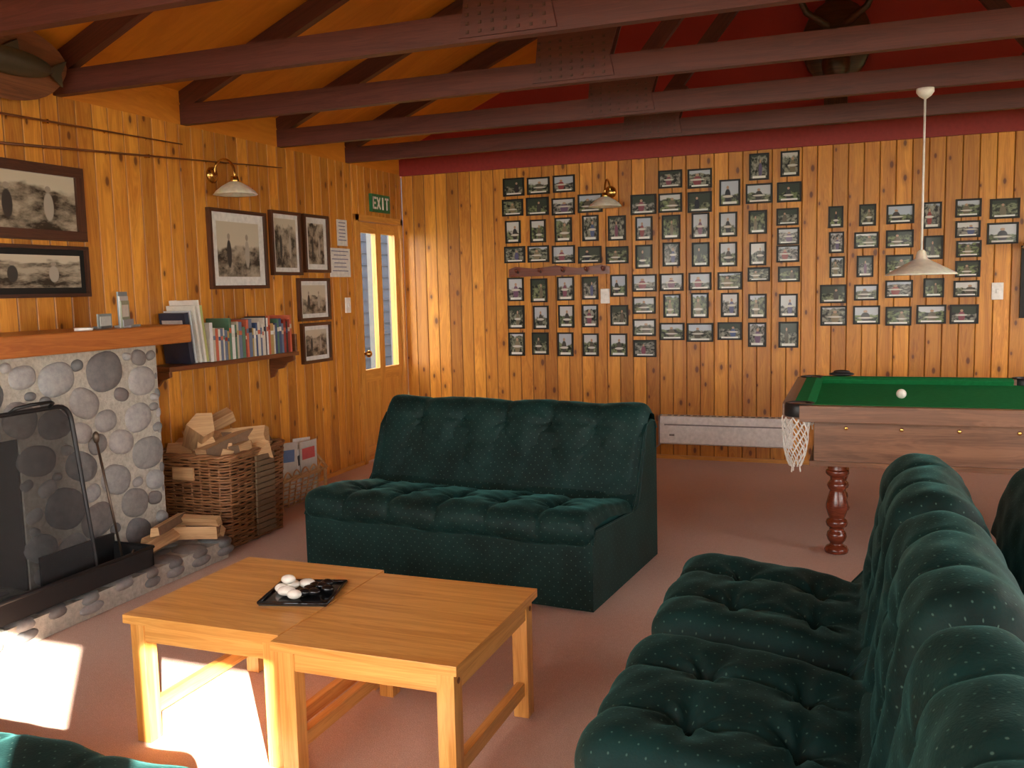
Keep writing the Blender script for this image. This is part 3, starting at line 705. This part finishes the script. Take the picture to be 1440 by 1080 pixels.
upholstered("sofa",1.54,(1.985,-3.06),math.radians(-5.5),6,brows=(.25,.5,.75),srows=(.35,.85),sp=(.013,.009),bp=(.006,.004),btnd=(.028,.018))
upholstered("sofa",1.60,(1.68,-6.245),math.pi,6,brows=(.2,.5,.8),srows=(.35,.85),sp=(.005,.004))
for yy in(-4.305,-5.105,-5.905): upholstered("armless_chair",.795,(3.665,yy),-math.pi/2,3,srows=(.36,.80),brows=(.25,.62),sp=(.012,.006),bp=(.010,.006),btnd=(.046,.036),edger=(.085,.055),chair=True)
upholstered("armless_chair",.785,(4.60,-4.30),math.pi/2,3,edger=(.07,.05),chair=True)

# ------------------------------------------------------------------ coffee tables
def ctable(loc,w=.575,d=.635,rz=0):
    mb=MB(); h=.42
    mb.box2(-w/2,w/2,-d/2,d/2,h-.028,h,grain=0)
    L=.052
    for sx in(-1,1):
        for sy in(-1,1): mb.box((sx*(w/2-.015-L/2),sy*(d/2-.015-L/2),(h-.028)/2+.001),(L,L,h-.030))
    for sy in(-1,1): mb.box((0,sy*(d/2-.03),h-.028-.03),(w-.03-2*L,.022,.06),grain=0)
    for sx in(-1,1):
        mb.box((sx*(w/2-.03),0,h-.028-.03),(.022,d-.03-2*L,.06),grain=1); mb.box((sx*(w/2-.015-L/2),0,.10),(.028,d-.03-2*L,.045),grain=1)
    for sx in(-1,1):
        for sy in(-1,1): mb.tube([(sx*(w/2-.014),sy*(d/2-.04),h-.055),(sx*(w/2-.011),sy*(d/2-.04),h-.055)],.009,1,10)
    mb.build("coffee_table",[TABLE,SHELF],loc=(loc[0],loc[1],0),rz=rz,bevel=.006)
ctable((1.898,-4.785)); ctable((2.480,-4.825),w=.58,d=.65)
mb=MB(); s=.11; z=.421
mb.extr([(-s,-s),(s,-s),(s,s),(-s,s)],2,z,z+.006,0)
for a,b in(((-s,-s),(s,-s)),((s,-s),(s,s)),((s,s),(-s,s)),((-s,s),(-s,-s))): mb.tube([(a[0],a[1],z+.009),(b[0],b[1],z+.009)],.006,0,8)
for x,y,r,h in((-.05,.03,.027,.018),(-.045,-.035,.03,.018),(-.075,-.0,.022,.015),(-.005,.05,.028,.016),(-.05,.0,.024,.045),(-.01,-.06,.024,.015)): mb.ell((x,y,z+.006+h),(r,r*.85,.015),1,n=16,m=10)
for x,y in((.02,0),(.05,.03),(.045,-.03),(.08,0),(.015,-.035),(.06,.06),(.03,.03)): mb.ell((x,y,z+.02),(.022,.018,.013),0,n=14,m=8)
mb.build("pebble_tray",[flat("gloss_black",(.008,.008,.009),.12),BALL],loc=(2.06,-4.78,0.001),rz=.25)

# ------------------------------------------------------------------ pool table
PX0,PX1,PY0,PY1=3.40,5.95,-2.64,-1.14; PT=.80
mb=MB()
mb.box2(PX0+.15,PX1-.15,PY0+.10,PY1-.10,.50,PT-.06,0)
mb.box2(PX0+.13,PX1-.13,PY0+.08,PY1-.08,.49,.515,0)
mb.box2(PX0+.08,PX1-.08,PY0+.08,PY1-.08,PT-.065,PT-.035,1)
r=.11; pk=.085; mx=(PX0+PX1)/2
def rail(x0,x1,y0,y1): mb.box2(x0,x1,y0,y1,PT-.08,PT,0)
for y0,y1 in((PY0,PY0+r),(PY1-r,PY1)):
    rail(PX0+pk,mx-.05,y0,y1); rail(mx+.05,PX1-pk,y0,y1)
for x0,x1 in((PX0,PX0+r),(PX1-r,PX1)): rail(x0,x1,PY0+pk,PY1-pk)
def cush(poly,ax,a0,a1): mb.extr(poly,ax,a0,a1,1)
for s,yy in((1,PY0+r),(-1,PY1-r)):
    for a0,a1 in((PX0+.14,mx-.07),(mx+.07,PX1-.14)): cush([(yy-s*.065,PT+.003),(yy+s*.005,PT+.003),(yy+s*.045,PT-.008),(yy+s*.02,PT-.04),(yy-s*.0,PT-.04)],0,a0,a1)
for s,xx in((1,PX0+r),(-1,PX1-r)): cush([(xx-s*.055,PT+.003),(xx+s*.005,PT+.003),(xx+s*.045,PT-.008),(xx+s*.02,PT-.04),(xx,PT-.04)],1,PY0+.14,PY1-.14)
for px,py in((PX0+.085,PY0+.085),(PX1-.085,PY0+.085),(PX0+.085,PY1-.085),(PX1-.085,PY1-.085),(mx,PY0+.05),(mx,PY1-.05)):
    cxx=1 if px<PX0+.2 else(-1 if px>PX1-.2 else 0); cyy=1 if py<-1.9 else -1
    mb.lathe((px,py,0),[(.052,PT-.05),(.052,PT+.004),(.068,PT+.006),(.075,PT-.01),(.075,PT-.06),(.055,PT-.06)],2,24)
    mb.lathe((px,py,0),[(.0,PT-.045),(.055,PT-.045)],2,20)
    if cxx:
        c=Vector((px-cxx*.02,py-cyy*.02,0)); n=11
        for k in range(n):
            for dr in(1,-1):
                pts=[]
                for j in range(10):
                    t=j/9; a=2*math.pi*k/n+dr*t*2.4; rr=.066*(1-.15*t-.45*t**4); pts.append((c.x+rr*math.cos(a),c.y+rr*math.sin(a),PT-.06-.25*t))
                mb.tube(pts,.0038,3,4)
        for k in range(3): a=k*2; mb.tube([(c.x+.02*math.cos(a),c.y+.02*math.sin(a),PT-.30),(c.x+.025*math.cos(a),c.y+.02*math.sin(a),PT-.34)],.004,3,5)
lp=[(.048,.50),(.048,.44),(.056,.435),(.058,.42),(.05,.41),(.036,.40),(.034,.385),(.046,.37),(.050,.355),(.044,.34),(.036,.33),(.044,.30),(.054,.26),(.054,.235),(.044,.20),(.038,.185),(.050,.175),(.054,.16),(.050,.145),(.036,.135),(.036,.12),(.046,.11),(.050,.09),(.044,.07),(.032,.055),(.034,.045),(.052,.035),(.060,.02),(.056,.004),(0,.004)]
for lx in(3.66,4.66,5.69):
    for ly in(-2.36,-1.42): mb.lathe((lx,ly,0),lp,4,24)
for i in range(9): mb.lathe((PX0+.3+i*.25,PY0+.098,.68),[(0,0),(.011,0),(.008,.006),(0,.007)],5,12,R=RX(math.pi/2))
mb.build("pool_table",[MAHOG,FELT,BLACK,NET,LEGW,BRASS],bevel=.004)
mb=MB(); mb.ell((3.97,-2.0,PT-.035+.027),(.026,.026,.026),0,n=24,m=16); mb.build("cue_ball",[BALL])
mb=MB(); mb.ell((0,0,.014),(.075,.035,.014),0,n=20,m=8); mb.ell((0,0,.028),(.05,.02,.012),0,n=16,m=8); mb.build("table_brush",[BLACK],loc=(3.66,-1.19,PT+.003))
mb=MB(); lx,ly=4.065,-1.80; lz=1.425
mb.lathe((lx,ly,ZE),[(0,0),(.045,0),(.045,-.02),(.03,-.04),(.008,-.055),(0,-.055)],0,20)
mb.tube([(lx,ly,ZE-.05),(lx,ly,lz+.11)],.006,0,8)
mb.lathe((lx,ly,lz),[(.012,.13),(.022,.12),(.03,.085),(.045,.075),(.10,.045),(.175,.005),(.182,-.005),(.175,-.003),(.09,.035),(.03,.06),(0,.06)],1,40)
mb.ell((lx,ly,lz+.035),(.028,.028,.035),0)
mb.build("pendant_lamp",[WHITE,SHADE])

# ------------------------------------------------------------------ light
wld=bpy.data.worlds.new("sky"); S.world=wld; wld.use_nodes=True; t=wld.node_tree; t.nodes.clear()
tc=t.nodes.new("ShaderNodeTexCoord"); sp=t.nodes.new("ShaderNodeSeparateXYZ"); mr=t.nodes.new("ShaderNodeMapRange"); mx_=t.nodes.new("ShaderNodeMix"); mx_.data_type='RGBA'
bg=t.nodes.new("ShaderNodeBackground"); ow=t.nodes.new("ShaderNodeOutputWorld")
t.links.new(tc.outputs["Generated"],sp.inputs[0]); t.links.new(sp.outputs[2],mr.inputs[0]); mr.inputs[1].default_value=-.05; mr.inputs[2].default_value=.25
t.links.new(mr.outputs[0],mx_.inputs[0]); mx_.inputs[6].default_value=(.95,.90,.78,1); mx_.inputs[7].default_value=(1.0,.98,.95,1)
t.links.new(mx_.outputs[2],bg.inputs[0]); bg.inputs[1].default_value=11.8; t.links.new(bg.outputs[0],ow.inputs[0])
def aim(o,tgt): o.rotation_euler=(Vector(tgt)-o.location).to_track_quat('-Z','Y').to_euler()
sd=bpy.data.lights.new("sun_beam",'SPOT'); sd.energy=750000; sd.color=(1,.94,.84); sd.spot_size=math.radians(4.8); sd.spot_blend=.04; sd.shadow_soft_size=.12
so=bpy.data.objects.new("sun_beam",sd); tgt=Vector((4.0,-8.0,1.32)); dirv=Vector((.68*.906,-.74*.906,.4226)); so.location=tgt+dirv*30; S.collection.objects.link(so); aim(so,tgt)

# ------------------------------------------------------------------ camera
f,psi,th,ro,cx,cy=1274.745,0.36235,0.10497,0.02397,3.73061,-7.22243
F=Vector((-math.sin(psi)*math.cos(th),math.cos(psi)*math.cos(th),-math.sin(th)))
R0=Vector((math.cos(psi),math.sin(psi),0)); U0=R0.cross(F)
R=R0*math.cos(ro)-U0*math.sin(ro); U=U0*math.cos(ro)+R0*math.sin(ro)
cd=bpy.data.cameras.new("camera"); cd.sensor_width=36; cd.lens=36*f/1440; cd.clip_start=.05
co=bpy.data.objects.new("camera",cd); S.collection.objects.link(co)
co.matrix_world=Matrix(((R.x,U.x,-F.x,cx),(R.y,U.y,-F.y,cy),(R.z,U.z,-F.z,1.4),(0,0,0,1)))
S.camera=co
